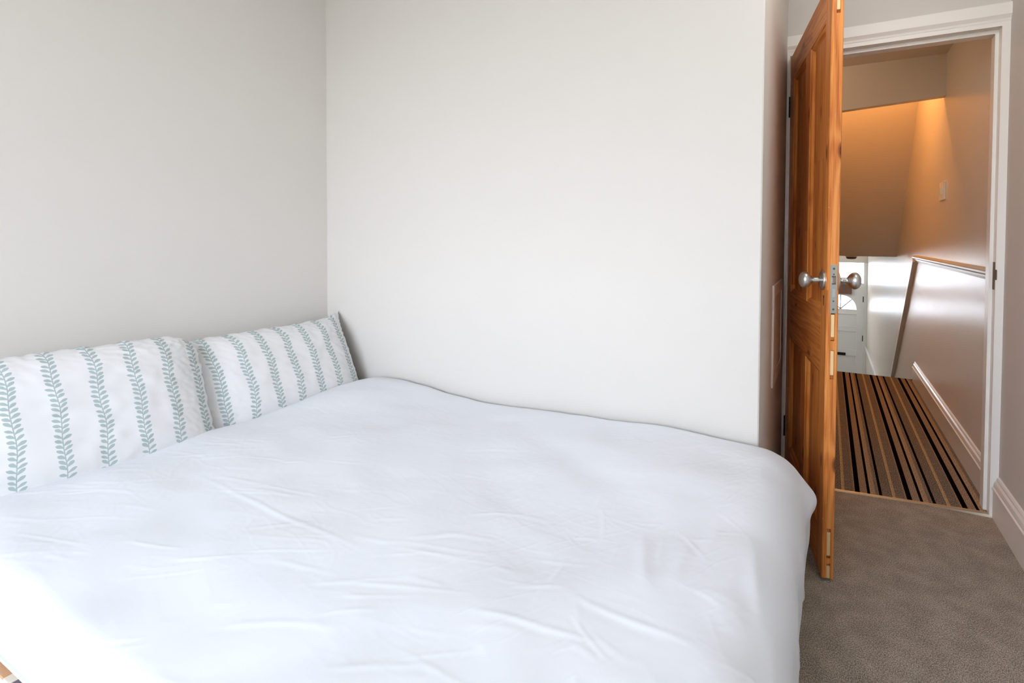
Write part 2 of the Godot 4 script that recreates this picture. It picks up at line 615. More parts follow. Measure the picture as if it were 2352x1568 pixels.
func landing_shell() -> void:
	var lz := -4.82
	var left := -0.45
	structure("wall_landing", one_box(Vector3(RX, -1.9, -10.5), Vector3(RX + 0.2, 2.8, DZ - 0.08), 0.0), M.landing_wall, "glossy off white wall along the landing and the stairs", "wall")
	var ws := new_st()
	box(ws, Vector3(left - 0.15, -1.9, -6.9), Vector3(left, 2.8, DZ - 0.12), 0.0)
	box(ws, Vector3(-1.60, -1.9, -7.05), Vector3(left - 0.15, 1.08, -6.9), 0.0)
	box(ws, Vector3(-1.75, -1.9, -10.5), Vector3(-1.60, 1.08, -6.9), 0.0)
	structure("wall_stair", ws, M.landing_plain, "off white wall on the far side of the landing behind the pine door", "wall")
	structure("ceiling_landing", one_box(Vector3(left, 2.224, -3.92), Vector3(RX, 2.375, DZ - 0.12), 0.0), M.landing_plain, "shaded off white ceiling just beyond the doorway", "ceiling")
	# downstand across the landing, its lower edge a little out of level
	var st := new_st()
	sweep(st, PackedVector2Array([Vector2(left, 1.912), Vector2(RX, 1.974), Vector2(RX, 2.8), Vector2(left, 2.8)]), Vector3(0, 0, -3.80), Vector3.RIGHT, Vector3.UP, Vector3(0, 0, -0.06), "x")
	structure("trim_1", st, M.landing_plain, "grey shaded boxed beam across the landing below its ceiling", "beam")
	# sloping ceiling below the flight above
	st = new_st()
	sweep(st, PackedVector2Array([Vector2(-4.355, 2.732), Vector2(-6.10, 0.93), Vector2(-10.5, 0.93), Vector2(-10.5, 1.08), Vector2(-6.15, 1.08), Vector2(-4.42, 2.88)]), Vector3(left, 0, 0), Vector3.BACK, Vector3.UP, Vector3(RX - left, 0, 0), "z")
	box(st, Vector3(-1.75, 0.93, -10.5), Vector3(left, 1.08, -6.9), 0.0)
	structure("ceiling_stair", st, M.landing_plain, "warm lit ceiling sloping down over the stairs to the hall", "ceiling")
	structure("ceiling_stairwell", one_box(Vector3(left, 2.75, -4.55), Vector3(RX, 2.9, -3.80), 0.0), M.landing_plain, "flat ceiling at the top of the stairwell", "ceiling")
	structure("floor_landing", one_box(Vector3(left, -0.25, lz), Vector3(RX, -0.006, DZ - 0.02), 0.0), M.landing_plain, "boards of the landing below the striped carpet", "floor")
	structure("floor_hall", one_box(Vector3(-1.75, -1.9, -10.5), Vector3(RX, -1.71, -6.5), 0.0, "z"), M.pavement, "pale floor of the hall below the stairs", "floor")
	# the flight: one step below another
	var stair := node("stair_flight")
	tag(stair, "stairs going down from the landing to the front door", "stairs", "structure")
	for k in 8:
		var y := -0.19 * (k + 1)
		var z := lz - 0.21 * k
		obj("step", one_box(Vector3(left, -1.9, z - 0.21), Vector3(RX, y - 0.006, z), 0.004), M.landing_plain, stair)
	# striped carpet on the landing and its runner over the steps
	var g := carpet_strip(PackedVector2Array([Vector2(-2.60, 0.004), Vector2(lz + 0.02, 0.004), Vector2(lz - 0.008, -0.004), Vector2(lz - 0.014, -0.03)]), left, RX, true)
	var c := obj("striped_carpet", g, M.stripes)
	tag(c, "brown, beige and black striped carpet on the landing", "carpet")
	for k in 8:
		var y := -0.19 * (k + 1)
		var z := lz - 0.21 * k
		var r := obj("stair_carpet", carpet_strip(PackedVector2Array([Vector2(z - 0.012, y + 0.16), Vector2(z - 0.004, y + 0.004), Vector2(z - 0.20, y + 0.004), Vector2(z - 0.218, y - 0.006), Vector2(z - 0.222, y - 0.03)]), left, RX, false), M.stripes, stair)
		r.set_meta("label", "striped carpet on a step")
	# skirting, dado rail and raked rail on the landing wall
	st = new_st()
	sweep(st, skirting_profile(0.160, 0.018), Vector3(RX, 0, DZ - 0.12), Vector3.LEFT, Vector3.UP, Vector3(0, 0, -4.74 - (DZ - 0.12)), "z")
	structure("baseboard_landing", st, M.landing_trim, "glossy moulded skirting along the landing wall", "baseboard")
	var dado := PackedVector2Array([Vector2(0, -0.030), Vector2(0.006, -0.030), Vector2(0.009, -0.020), Vector2(0.015, -0.018), Vector2(0.017, -0.009), Vector2(0.023, -0.006), Vector2(0.028, 0.0), Vector2(0.030, 0.008), Vector2(0.028, 0.014), Vector2(0.022, 0.017), Vector2(0, 0.022)])
	st = new_st()
	sweep(st, dado, Vector3(RX, 0.962, DZ - 0.12), Vector3.LEFT, Vector3.UP, Vector3(0, 0, -4.80 - (DZ - 0.12)), "z")
	structure("trim_2", st, M.landing_trim, "level dado rail along the landing wall above the skirting", "dado rail")
	st = new_st()
	var slope := Vector3(0, -0.93, -1.0)
	var across := Vector3(0, 1.0, -0.93).normalized()
	sweep(st, PackedVector2Array([Vector2(0, -0.026), Vector2(0.028, -0.026), Vector2(0.028, 0.026), Vector2(0, 0.026)]), Vector3(RX, 0.95, -4.80), Vector3.LEFT, across, slope * 2.1, "z")
	structure("trim_3", st, M.landing_trim, "brown looking raked rail falling with the stairs from the dado's end", "dado rail")
	structure("trim_4", one_box(Vector3(RX - 0.02, -0.775, -10.2), Vector3(RX, -0.725, -7.4), 0.004), M.white_paint, "white level strip low on the hall wall by the front door", "trim")
	# light on the stairs: a bulb hanging out of sight behind the beam
	var lamp := node("pendant_lamp", Transform3D(Basis(), Vector3(0.20, 2.42, -4.20)))
	tag(lamp, "bare warm bulb hanging in the stairwell behind the beam", "lamp")
	st = new_st()
	lathe(st, [Vector2(0.0005, -0.055), Vector2(0.016, -0.050), Vector2(0.027, -0.032), Vector2(0.030, -0.012), Vector2(0.024, 0.012), Vector2(0.014, 0.030), Vector2(0.013, 0.038)], Transform3D(), 20)
	var glow := plain(Color(1.0, 0.85, 0.6), 0.4)
	glow.emission_enabled = true
	glow.emission = Color(1.0, 0.72, 0.40)
	glow.emission_energy_multiplier = 4.0
	obj("bulb", st, glow, lamp)
	st = new_st()
	lathe(st, [Vector2(0.0005, 0.036), Vector2(0.019, 0.036), Vector2(0.019, 0.075), Vector2(0.008, 0.085), Vector2(0.003, 0.09), Vector2(0.003, 0.33)], Transform3D(), 16)
	obj("lamp_holder", st, M.plastic, lamp)
	var l := OmniLight3D.new()
	l.name = "bulb_light"
	l.light_color = Color(1.0, 0.70, 0.40)
	l.light_energy = 0.17
	l.light_size = 0.03
	l.omni_range = 12.0
	l.omni_attenuation = 2.0
	l.shadow_enabled = true
	l.position = Vector3(0, -0.012, 0)
	lamp.add_child(l)


# a lamp low in the hall, hidden by the open bedroom door
func hall_lamp() -> void:
	var lamp := node("hall_lantern", Transform3D(Basis(), Vector3(-0.95, 0.93, -8.9)))
	tag(lamp, "opal hall lantern beside the front door, hidden behind the pine door", "lamp")
	var st := new_st()
	lathe(st, [Vector2(0.0005, -0.26), Vector2(0.05, -0.255), Vector2(0.075, -0.22), Vector2(0.08, -0.16), Vector2(0.07, -0.11), Vector2(0.05, -0.09)], Transform3D(), 24)
	var glow := plain(Color(0.95, 0.93, 0.9), 0.4)
	glow.emission_enabled = true
	glow.emission = Color(1.0, 0.93, 0.84)
	glow.emission_energy_multiplier = 1.0
	obj("shade", st, glow, lamp)
	st = new_st()
	lathe(st, [Vector2(0.0005, -0.088), Vector2(0.052, -0.088), Vector2(0.052, -0.075), Vector2(0.006, -0.07), Vector2(0.006, -0.012), Vector2(0.045, -0.010), Vector2(0.048, 0.0), Vector2(0.0005, 0.0)], Transform3D(), 24)
	obj("lamp_holder", st, M.plastic, lamp)
	var l := OmniLight3D.new()
	l.name = "lantern_light"
	l.light_color = Color(0.96, 0.98, 1.0)
	l.light_energy = 0.16
	l.light_size = 0.06
	l.omni_range = 12.0
	l.omni_attenuation = 2.0
	l.shadow_enabled = true
	l.position = Vector3(0, -0.17, 0)
	lamp.add_child(l)


# a flush dome on the landing ceiling, hidden by the open door
func landing_lamp() -> void:
	var lamp := node("ceiling_light", Transform3D(Basis(), Vector3(-0.26, 2.224, -3.25)))
	tag(lamp, "round flush dome light on the landing ceiling behind the pine door", "lamp")
	var st := new_st()
	lathe(st, [Vector2(0.0005, -0.065), Vector2(0.05, -0.060), Vector2(0.09, -0.042), Vector2(0.11, -0.020), Vector2(0.115, -0.004)], Transform3D(), 28)
	var glow := plain(Color(0.95, 0.93, 0.9), 0.4)
	glow.emission_enabled = true
	glow.emission = Color(1.0, 0.86, 0.70)
	glow.emission_energy_multiplier = 0.4
	obj("dome", st, glow, lamp)
	st = new_st()
	lathe(st, [Vector2(0.0005, -0.004), Vector2(0.122, -0.004), Vector2(0.125, 0.0), Vector2(0.0005, 0.0)], Transform3D(), 28)
	obj("base", st, M.plastic, lamp)
	var l := OmniLight3D.new()
	l.name = "dome_light"
	l.light_color = Color(1.0, 0.86, 0.70)
	l.light_energy = 0.03
	l.light_size = 0.03
	l.omni_range = 12.0
	l.omni_attenuation = 2.0
	l.shadow_enabled = true
	l.position = Vector3(0, -0.033, 0)
	lamp.add_child(l)


# a carpet over an outline of (z, y) points, with the stripes running along it
func carpet_strip(pts: PackedVector2Array, x0: float, x1: float, sides: bool) -> SurfaceTool:
	var st := new_st()
	var run := 0.0
	var th := 0.008
	for i in pts.size() - 1:
		var a := pts[i]
		var b := pts[i + 1]
		var d := a.distance_to(b)
		var up := Vector3(0, 1, 0) if absf(b.x - a.x) > absf(b.y - a.y) else Vector3(0, 0, -1)
		var nrm := Vector3(0, b.x - a.x, -(b.y - a.y)).normalized()
		if nrm.y < -0.001 or (absf(nrm.y) < 0.3 and nrm.z > 0):
			nrm = -nrm
		var q := [Vector3(x0, a.y, a.x), Vector3(x1, a.y, a.x), Vector3(x1, b.y, b.x), Vector3(x0, b.y, b.x)]
		var tt := [run, run, run + d, run + d]
		for t in [[0, 2, 1], [0, 3, 2]]:
			for k in t:
				st.set_normal(nrm)
				st.set_uv(Vector2((q[k].x - 0.123) / 0.1935, tt[k] / 0.1935))
				st.add_vertex(q[k])
		if i == 0 and sides:
			# front edge, down to the threshold strip
			var f := [Vector3(x0, a.y - th, a.x), Vector3(x1, a.y - th, a.x), Vector3(x1, a.y, a.x), Vector3(x0, a.y, a.x)]
			for t in [[0, 2, 1], [0, 3, 2]]:
				for k in t:
					st.set_normal(Vector3.BACK)
					st.set_uv(Vector2((f[k].x - 0.123) / 0.1935, f[k].y / 0.1935))
					st.add_vertex(f[k])
		run += d
	return st


func outside() -> void:
	structure("ground", one_box(Vector3(-40, -2.0, -80), Vector3(40, -1.75, -10.5), 0.0), M.pavement, "pale paving outside the front door", "ground")
	var h := node("house", Transform3D(Basis(), Vector3(0, -1.75, -24)))
	tag(h, "white rendered house across the street seen through the glass over the front door", "building")
	obj("wall", one_box(Vector3(-9, 0, -6), Vector3(9, 6.0, 0), 0.0), M.render_white, h)
	obj("roof", one_box(Vector3(-9.3, 6.0, -6.3), Vector3(9.3, 6.25, 0.3), 0.02), M.blind, h)
	var w := obj("window", one_box(Vector3(0.05, 1.50, 0.0), Vector3(1.20, 1.90, 0.03), 0.004), M.white_paint, h)
	for k in 6:
		obj("slat", one_box(Vector3(0.08, 1.53 + 0.058 * k, 0.03), Vector3(1.17, 1.575 + 0.058 * k, 0.05), 0.003), M.blind, w)


# ---------------------------------------------------------------- bedroom doorway

func door_frame() -> void:
	var fr := node("door_frame")
	tag(fr, "white painted frame round the bedroom doorway", "door frame", "structure")
	var zf := DZ
	obj("jamb", one_box(Vector3(0.593, 0, zf - 0.13), Vector3(RX + 0.002, 1.939, zf + 0.004), 0.0), M.trim, fr)
	obj("jamb", one_box(Vector3(-0.182, 0, zf - 0.13), Vector3(-0.168, 1.939, zf + 0.004), 0.0), M.trim, fr)
	obj("door_stop", one_box(Vector3(0.581, 0, zf - 0.085), Vector3(0.593, 1.924, zf - 0.036), 0.0), M.trim, fr)
	obj("door_stop", one_box(Vector3(-0.168, 0, zf - 0.085), Vector3(-0.156, 1.924, zf - 0.036), 0.0), M.trim, fr)
	obj("door_stop", one_box(Vector3(-0.168, 1.924, zf - 0.085), Vector3(0.593, 1.939, zf - 0.036), 0.0), M.trim, fr)
	obj("head", one_box(Vector3(-0.182, 1.939, zf - 0.13), Vector3(RX + 0.002, 1.957, zf + 0.004), 0.0), M.trim, fr)
	# plain board over the head, with a cove below it
	var st := new_st()
	sweep(st, PackedVector2Array([Vector2(0, 1.957), Vector2(0.006, 1.957), Vector2(0.008, 1.966), Vector2(0.013, 1.973), Vector2(0.018, 1.979), Vector2(0.018, 2.022), Vector2(0.016, 2.025), Vector2(0, 2.025)]), Vector3(-0.18, 0, zf), Vector3.BACK, Vector3.UP, Vector3(RX + 0.18, 0, 0), "x")
	obj("head_board", st, M.trim, fr)
	# keep for the latch
	var k := obj("latch_keep", one_box(Vector3(0.5905, 0.905, zf - 0.028), Vector3(0.5935, 1.015, zf - 0.006), 0.001), M.dull, fr)
	k.set_meta("label", "dull brass latch keep let into the frame")
	obj("keep_lip", one_box(Vector3(0.590, 0.945, zf - 0.012), Vector3(0.596, 0.985, zf + 0.010), 0.001), M.dull, k)
	# metal bar between the two carpets
	st = new_st()
	var a := Vector3(-0.16, 0, -2.489)
	var b := Vector3(0.590, 0, -2.586)
	var al := (b - a)
	var side := Vector3.UP.cross(al).normalized()
	sweep(st, PackedVector2Array([Vector2(-0.009, 0.0), Vector2(-0.006, 0.004), Vector2(0.0, 0.006), Vector2(0.006, 0.004), Vector2(0.009, 0.0)]), a, side, Vector3.UP, al, "x")
	tag(obj("threshold_strip", st, M.brass), "thin metal carpet bar between the grey and striped carpets", "carpet bar")
	# filler of striped carpet up to the bar
	st = new_st()
	for t in [[Vector3(-0.168, 0.0045, -2.489), Vector3(0.592, 0.0045, -2.586), Vector3(0.592, 0.0045, -2.60)], [Vector3(-0.168, 0.0045, -2.489), Vector3(0.592, 0.0045, -2.60), Vector3(-0.168, 0.0045, -2.60)]]:
		for p in [t[0], t[2], t[1]]:
			st.set_normal(Vector3.UP)
			st.set_uv(Vector2((p.x - 0.123) / 0.1935, -p.z / 0.1935))
			st.add_vertex(p)
	obj("carpet_edge", st, M.stripes, get_node("striped_carpet"))


func bedroom_door() -> void:
	var u := Vector3(0.164, 0, 0.749).normalized()
	var n := Vector3(u.z, 0, -u.x)
	var d := node("door_1", Transform3D(Basis(u, Vector3.UP, -n), Vector3(-0.165, 0, -2.570)))
	tag(d, "open four panelled stripped pine door with round metal knobs", "door", "structure")
	var W := 0.767
	var T := 0.035
	var B := 0.010
	var H := 1.930
	# hinge stile
	obj("stile", one_box(Vector3(0, B, -T), Vector3(0.094, H, 0), 0.002, "y", Vector2(0.1, 0.2)), M.pine, d)
	# lock stile: the edge has slots where old tenons and locks were
	var st := new_st()
	var off := Vector2(-1.62, 0.06)
	box(st, Vector3(0.688, B, -T), Vector3(W - 0.012, H, 0), 0.0012, "y", off)
	var ch := 0.003
	sweep(st, PackedVector2Array([Vector2(W - 0.012, 0), Vector2(W - ch, 0), Vector2(W, -ch), Vector2(W, -0.0135), Vector2(W - 0.012, -0.0135)]), Vector3(0, B, 0), Vector3.RIGHT, Vector3.BACK, Vector3(0, H - B, 0), "y", off)
	sweep(st, PackedVector2Array([Vector2(W - 0.012, -0.025), Vector2(W, -0.025), Vector2(W, -T + ch), Vector2(W - ch, -T), Vector2(W - 0.012, -T)]), Vector3(0, B, 0), Vector3.RIGHT, Vector3.BACK, Vector3(0, H - B, 0), "y", off)
	var slots := [[0.659 - 0.004, 0.748], [0.780 - 0.002, 0.868], [0.076, 0.172], [0.010, 0.060], [1.810, 1.93]]
	var solid := [[0.060, 0.076], [0.172, 0.655], [0.748, 0.778], [0.868, 1.810]]
	for s in solid:
		sweep(st, PackedVector2Array([Vector2(W - 0.012, -0.0135), Vector2(W, -0.0135), Vector2(W, -0.025), Vector2(W - 0.012, -0.025)]), Vector3(0, s[0], 0), Vector3.RIGHT, Vector3.BACK, Vector3(0, s[1] - s[0], 0), "y", off)
	obj("stile", st, M.pine, d)
	# filled mortices and tenon ends, paler than the door
	for s in [[0.668, 0.746], [0.790, 0.862], [0.084, 0.160], [0.010, 0.050], [1.821, 1.93]]:
		var p := obj("wood_plug", one_box(Vector3(W - 0.0125, s[0], -0.0245), Vector3(W - 0.0008, s[1], -0.0142), 0.0008), M.bare, d)
		p.set_meta("label", "pale wood plug let into the door's edge")
	for s in [[0.780, 0.790], [0.862, 0.868], [0.736, 0.748]]:
		obj("wedge", one_box(Vector3(W - 0.0125, s[0], -0.0245), Vector3(W - 0.0012, s[1], -0.0140), 0.0006), M.dark_wood if s[0] > 0.8 else M.pine, d)
	# rails and muntins
	var rails := [[1.812, H, 0.31], [0.660, 0.867, 0.55], [B, 0.160, 0.77]]
	for r in rails:
		obj("rail", one_box(Vector3(0.094, r[0], -T), Vector3(0.688, r[1], 0), 0.0012, "x", Vector2(r[2], r[2] * 1.7)), M.pine, d)
	for r in [[0.867, 1.812], [0.160, 0.660]]:
		obj("muntin", one_box(Vector3(0.360, r[0], -T), Vector3(0.448, r[1], 0), 0.0012, "y", Vector2(0.37, r[0])), M.pine, d)
	# panels, each with a bevelled moulding round it on both faces
	var k := 0
	for r in [[0.094, 0.360, 0.867, 1.812], [0.448, 0.688, 0.867, 1.812], [0.094, 0.360, 0.160, 0.660], [0.448, 0.688, 0.160, 0.660]]:
		k += 1
		var pn := obj("panel", one_box(Vector3(r[0] - 0.004, r[2] - 0.004, -0.0205), Vector3(r[1] + 0.004, r[3] + 0.004, -0.0145), 0.0, "y", Vector2(0.23 * k, 0.31 * k)), M.pine, d)
		for face in 2:
			st = new_st()
			var zs := func(z: float) -> float: return z if face == 0 else -T - z
			# outline across the moulding: (in from the edge, height above the panel)
			var prof := [Vector2(0.0, 0.0), Vector2(0.002, -0.003), Vector2(0.007, -0.004), Vector2(0.012, -0.007), Vector2(0.016, -0.0125), Vector2(0.018, -0.0145)]
			for i in prof.size() - 1:
				var a: Vector2 = prof[i]
				var b: Vector2 = prof[i + 1]
				var za: float = zs.call(a.y)
				var zb: float = zs.call(b.y)
				var q := [[Vector3(r[0] + a.x, r[2] + a.x, za), Vector3(r[0] + a.x, r[3] - a.x, za), Vector3(r[0] + b.x, r[3] - b.x, zb), Vector3(r[0] + b.x, r[2] + b.x, zb), "y"],
					[Vector3(r[1] - a.x, r[2] + a.x, za), Vector3(r[1] - a.x, r[3] - a.x, za), Vector3(r[1] - b.x, r[3] - b.x, zb), Vector3(r[1] - b.x, r[2] + b.x, zb), "y"],
					[Vector3(r[0] + a.x, r[2] + a.x, za), Vector3(r[1] - a.x, r[2] + a.x, za), Vector3(r[1] - b.x, r[2] + b.x, zb), Vector3(r[0] + b.x, r[2] + b.x, zb), "x"],
					[Vector3(r[0] + a.x, r[3] - a.x, za), Vector3(r[1] - a.x, r[3] - a.x, za), Vector3(r[1] - b.x, r[3] - b.x, zb), Vector3(r[0] + b.x, r[3] - b.x, zb), "x"]]
				for e in q:
					var nn: Vector3 = (e[1] - e[0]).cross(e[2] - e[0])
					var outward := nn.z > 0 if face == 0 else nn.z < 0
					if absf(nn.z) < 1e-9:
						outward = true
					if outward:
						quad(st, e[0], e[1], e[2], e[3], e[4], Vector2(0.4, 0.1 * k))
					else:
						quad(st, e[3], e[2], e[1], e[0], e[4], Vector2(0.4, 0.1 * k))
			obj("moulding", st, M.pine, pn)
	# knobs on both faces
	for face in 2:
		var sgn := 1.0 if face == 0 else -1.0
		var base := Transform3D(Basis(Vector3.RIGHT, PI / 2 * sgn), Vector3(0.722, 0.968, 0.0 if face == 0 else -T))
		st = new_st()
		lathe(st, [Vector2(0.0005, 0.012), Vector2(0.010, 0.012), Vector2(0.0095, 0.020), Vector2(0.0090, 0.030), Vector2(0.0100, 0.034), Vector2(0.0150, 0.038), Vector2(0.0215, 0.043), Vector2(0.0262, 0.050), Vector2(0.0275, 0.056), Vector2(0.0265, 0.062), Vector2(0.0225, 0.068), Vector2(0.0150, 0.0725), Vector2(0.0070, 0.0745), Vector2(0.0003, 0.075)], base, 40)
		var kn := obj("knob", st, M.satin, d)
		st = new_st()
		lathe(st, [Vector2(0.032, 0.0), Vector2(0.032, 0.005), Vector2(0.0305, 0.0075), Vector2(0.027, 0.009), Vector2(0.020, 0.0095), Vector2(0.016, 0.012), Vector2(0.0115, 0.014), Vector2(0.0003, 0.014)], base, 40)
		obj("rose", st, M.satin, kn)
	# lock plate on the edge
	var lp := obj("lock_plate", one_box(Vector3(W - 0.002, 0.866, -0.0300), Vector3(W + 0.0008, 1.021, -0.0095), 0.0006), M.steel, d)
	lp.set_meta("label", "steel lock plate on the door's edge")
	for y in [1.008, 0.879]:
		st = new_st()
		lathe(st, [Vector2(0.0036, 0), Vector2(0.0034, 0.0006), Vector2(0.0003, 0.0009)], Transform3D(Basis(Vector3.BACK, -PI / 2), Vector3(W + 0.0008, y, -0.0197)), 14)
		obj("screw", st, M.dull, lp)
	st = new_st()
	sweep(st, PackedVector2Array([Vector2(0, -0.0245), Vector2(0.002, -0.0245), Vector2(0.009, -0.0150), Vector2(0, -0.0150)]), Vector3(W, 0.962, 0), Vector3.RIGHT, Vector3.BACK, Vector3(0, 0.019, 0))
	obj("latch_bolt", st, M.satin, lp)
	obj("bolt_recess", one_box(Vector3(W, 0.958, -0.0258), Vector3(W + 0.0012, 0.985, -0.0140), 0.0004), M.dull, lp)
	obj("dead_bolt", one_box(Vector3(W, 0.918, -0.0245), Vector3(W + 0.0014, 0.944, -0.0155), 0.0005), M.satin, lp)
	for y in [0.990, 0.905]:
		st = new_st()
		lathe(st, [Vector2(0.0026, 0), Vector2(0.0022, 0.0005), Vector2(0.0003, 0.0006)], Transform3D(Basis(Vector3.BACK, -PI / 2), Vector3(W + 0.0008, y, -0.0197)), 12)
		obj("rivet", st, M.dull, lp)
	# keyhole below the knob
	st = new_st()
	box(st, Vector3(0.7255, 0.886, -0.0005), Vector3(0.7305, 0.912, 0.0010), 0.0004)
	lathe(st, [Vector2(0.0055, -0.0005), Vector2(0.0052, 0.0010), Vector2(0.0003, 0.0010)], Transform3D(Basis(Vector3.RIGHT, PI / 2), Vector3(0.728, 0.914, 0)), 16)
	obj("keyhole", st, M.black, d)
	# hinges
	for y in [1.660, 0.185]:
		st = new_st()
		for j in 5:
			lathe(st, [Vector2(0.0003, 0.0), Vector2(0.0055, 0.0), Vector2(0.0055, 0.0185), Vector2(0.0003, 0.0185)], Transform3D(Basis(), Vector3(-0.002, y + 0.019 * j, 0.004)), 12)
		box(st, Vector3(0.0, y, -0.030), Vector3(0.002, y + 0.095, 0.001), 0.0004)
		var hg := obj("hinge", st, M.black, d)
		hg.set_meta("label", "black butt hinge")


# ---------------------------------------------------------------- front door at the foot of the stairs

func front_door() -> void:
	var z := -10.2
	var cx := 0.215
	var x0 := -0.13
	var x1 := 0.562
	var top := 0.262
	var bot := -1.70
	# wall round the door
	var st := new_st()
	box(st, Vector3(-1.75, bot - 0.2, z - 0.25), Vector3(-1.30, 0.93, z - 0.02), 0.0)
	box(st, Vector3(-1.30, 0.70, z - 0.25), Vector3(RX, 0.93, z - 0.02), 0.0)
	structure("wall_front", st, M.landing_plain, "white wall round the front door at the end of the hall", "wall")
	var fr := node("door_frame_001")
	tag(fr, "white frame with a glazed light over the front door", "door frame", "structure")
	obj("jamb", one_box(Vector3(x0 - 0.04, bot, z - 0.10), Vector3(x0, 0.70, z + 0.005), 0.003), M.door_white, fr)
	obj("jamb", one_box(Vector3(x1, bot, z - 0.10), Vector3(RX, 0.70, z + 0.005), 0.003), M.door_white, fr)
	obj("transom", one_box(Vector3(x0, top + 0.003, z - 0.10), Vector3(x1, 0.348, z + 0.01), 0.003), M.door_white, fr)
	obj("pane", one_box(Vector3(x0, 0.348, z - 0.052), Vector3(x1, 0.70, z - 0.048), 0.0), M.glass, fr)
	# glazed side light to the left of the door
	var sl := node("window_2")
	tag(sl, "white framed side light beside the front door, hidden behind the pine door", "window", "structure")
	var st2 := new_st()
	for r in [[-1.30, bot, -1.24, 0.70], [-1.24, 0.262, x0 - 0.04, 0.348], [-1.24, 0.62, x0 - 0.04, 0.70], [-1.24, 0.130, x0 - 0.04, 0.262], [-1.24, bot, x0 - 0.04, -0.117], [-0.72, -0.117, -0.68, 0.62]]:
		box(st2, Vector3(r[0], r[1], z - 0.10), Vector3(r[2], r[3], z), 0.003)
	obj("window_frame", st2, M.door_white, sl)
	# the leaf: boards round a half-round opening
	var d := node("door_2")
	tag(d, "pale panelled front door with a half round fan window and letter slot", "door", "structure")
	var ly := -0.117
	var R := 0.246
	var zf := z
	var zb := z - 0.044
	st = new_st()
	# upper board with the half-round hole, as wedges from the arc to the outline
	var seg := 24
	var outer := func(a: float) -> Vector2:
		var dx := cos(a)
		var dy := sin(a)
		var t := 1e9
		if dx > 1e-6:
			t = minf(t, (x1 - cx) / dx)
		if dx < -1e-6:
			t = minf(t, (x0 - cx) / dx)
		if dy > 1e-6:
			t = minf(t, (top - ly) / dy)
		return Vector2(cx + dx * t, ly + dy * t)
	var angles := []
	for i in seg + 1:
		angles.append(PI * i / seg)
	for c in [Vector2(x1, top), Vector2(x0, top)]:
		angles.append(atan2(c.y - ly, c.x - cx))
	angles.sort()
	for i in angles.size() - 1:
		var a: float = angles[i]
		var b: float = angles[i + 1]
		var ia := Vector2(cx + R * cos(a), ly + R * sin(a))
		var ib := Vector2(cx + R * cos(b), ly + R * sin(b))
		var oa: Vector2 = outer.call(a)
		var ob: Vector2 = outer.call(b)
		quad(st, Vector3(ia.x, ia.y, zf), Vector3(oa.x, oa.y, zf), Vector3(ob.x, ob.y, zf), Vector3(ib.x, ib.y, zf))
		quad(st, Vector3(ib.x, ib.y, zb), Vector3(ob.x, ob.y, zb), Vector3(oa.x, oa.y, zb), Vector3(ia.x, ia.y, zb))
		quad(st, Vector3(ib.x, ib.y, zf), Vector3(ib.x, ib.y, zb), Vector3(ia.x, ia.y, zb), Vector3(ia.x, ia.y, zf))
	obj("top_board", st, M.door_white, d)
	# stiles and rails below
	obj("stile", one_box(Vector3(x0, bot, zb), Vector3(x0 + 0.095, ly, zf), 0.002), M.door_white, d)
	obj("stile", one_box(Vector3(x1 - 0.095, bot, zb), Vector3(x1, ly, zf), 0.002), M.door_white, d)
	for r in [[-0.205, ly], [-0.505, -0.415], [-0.935, -0.825], [bot, -1.50]]:
		obj("rail", one_box(Vector3(x0 + 0.095, r[0], zb), Vector3(x1 - 0.095, r[1], zf), 0.002), M.door_white, d)
	for r in [[-0.415, -0.205], [-0.825, -0.505], [-1.50, -0.935]]:
		obj("panel", one_box(Vector3(x0 + 0.09, r[0] - 0.005, zb + 0.006), Vector3(x1 - 0.09, r[1] + 0.005, zf - 0.014), 0.0), M.door_white, d)
	# half-round glass and its bars
	st = new_st()
	for i in seg:
		var a := PI * i / seg
		var b := PI * (i + 1) / seg
		var p := Vector3(cx + R * cos(a), ly + R * sin(a), z - 0.022)
		var q := Vector3(cx + R * cos(b), ly + R * sin(b), z - 0.022)
		tri(st, Vector3(cx, ly, z - 0.022), p, q)
		tri(st, Vector3(cx, ly, z - 0.026), q - Vector3(0, 0, 0.004), p - Vector3(0, 0, 0.004))
	obj("fan_pane", st, M.glass, d)
	for a in [45.0, 90.0, 135.0]:
		st = new_st()
		box(st, Vector3(0.0, -0.011, -0.014), Vector3(R + 0.004, 0.011, 0.014), 0.002, "x", Vector2.ZERO, Transform3D(Basis(Vector3.BACK, deg_to_rad(a)), Vector3(cx, ly, z - 0.022)))
		obj("glazing_bar", st, M.door_white, d)
	var lt := obj("letter_plate", one_box(Vector3(0.09, -0.935, zf - 0.002), Vector3(0.308, -0.885, zf + 0.010), 0.003), M.black, d)
	lt.set_meta("label", "black letter plate")
	for y in [0.02, -0.66]:
		obj("hinge", one_box(Vector3(x1 - 0.008, y, zf - 0.004), Vector3(x1 + 0.008, y + 0.10, zf + 0.010), 0.002), M.dull, d)
	# brown box fixed at the head of the door
	st = new_st()
	box(st, Vector3(0.06, 0.150, z + 0.001), Vector3(0.385, 0.335, z + 0.06), 0.006)
	tag(obj("bell_box", st, M.box_brown), "small brown box fixed at the head of the front door", "box")


# ---------------------------------------------------------------- small things on the walls

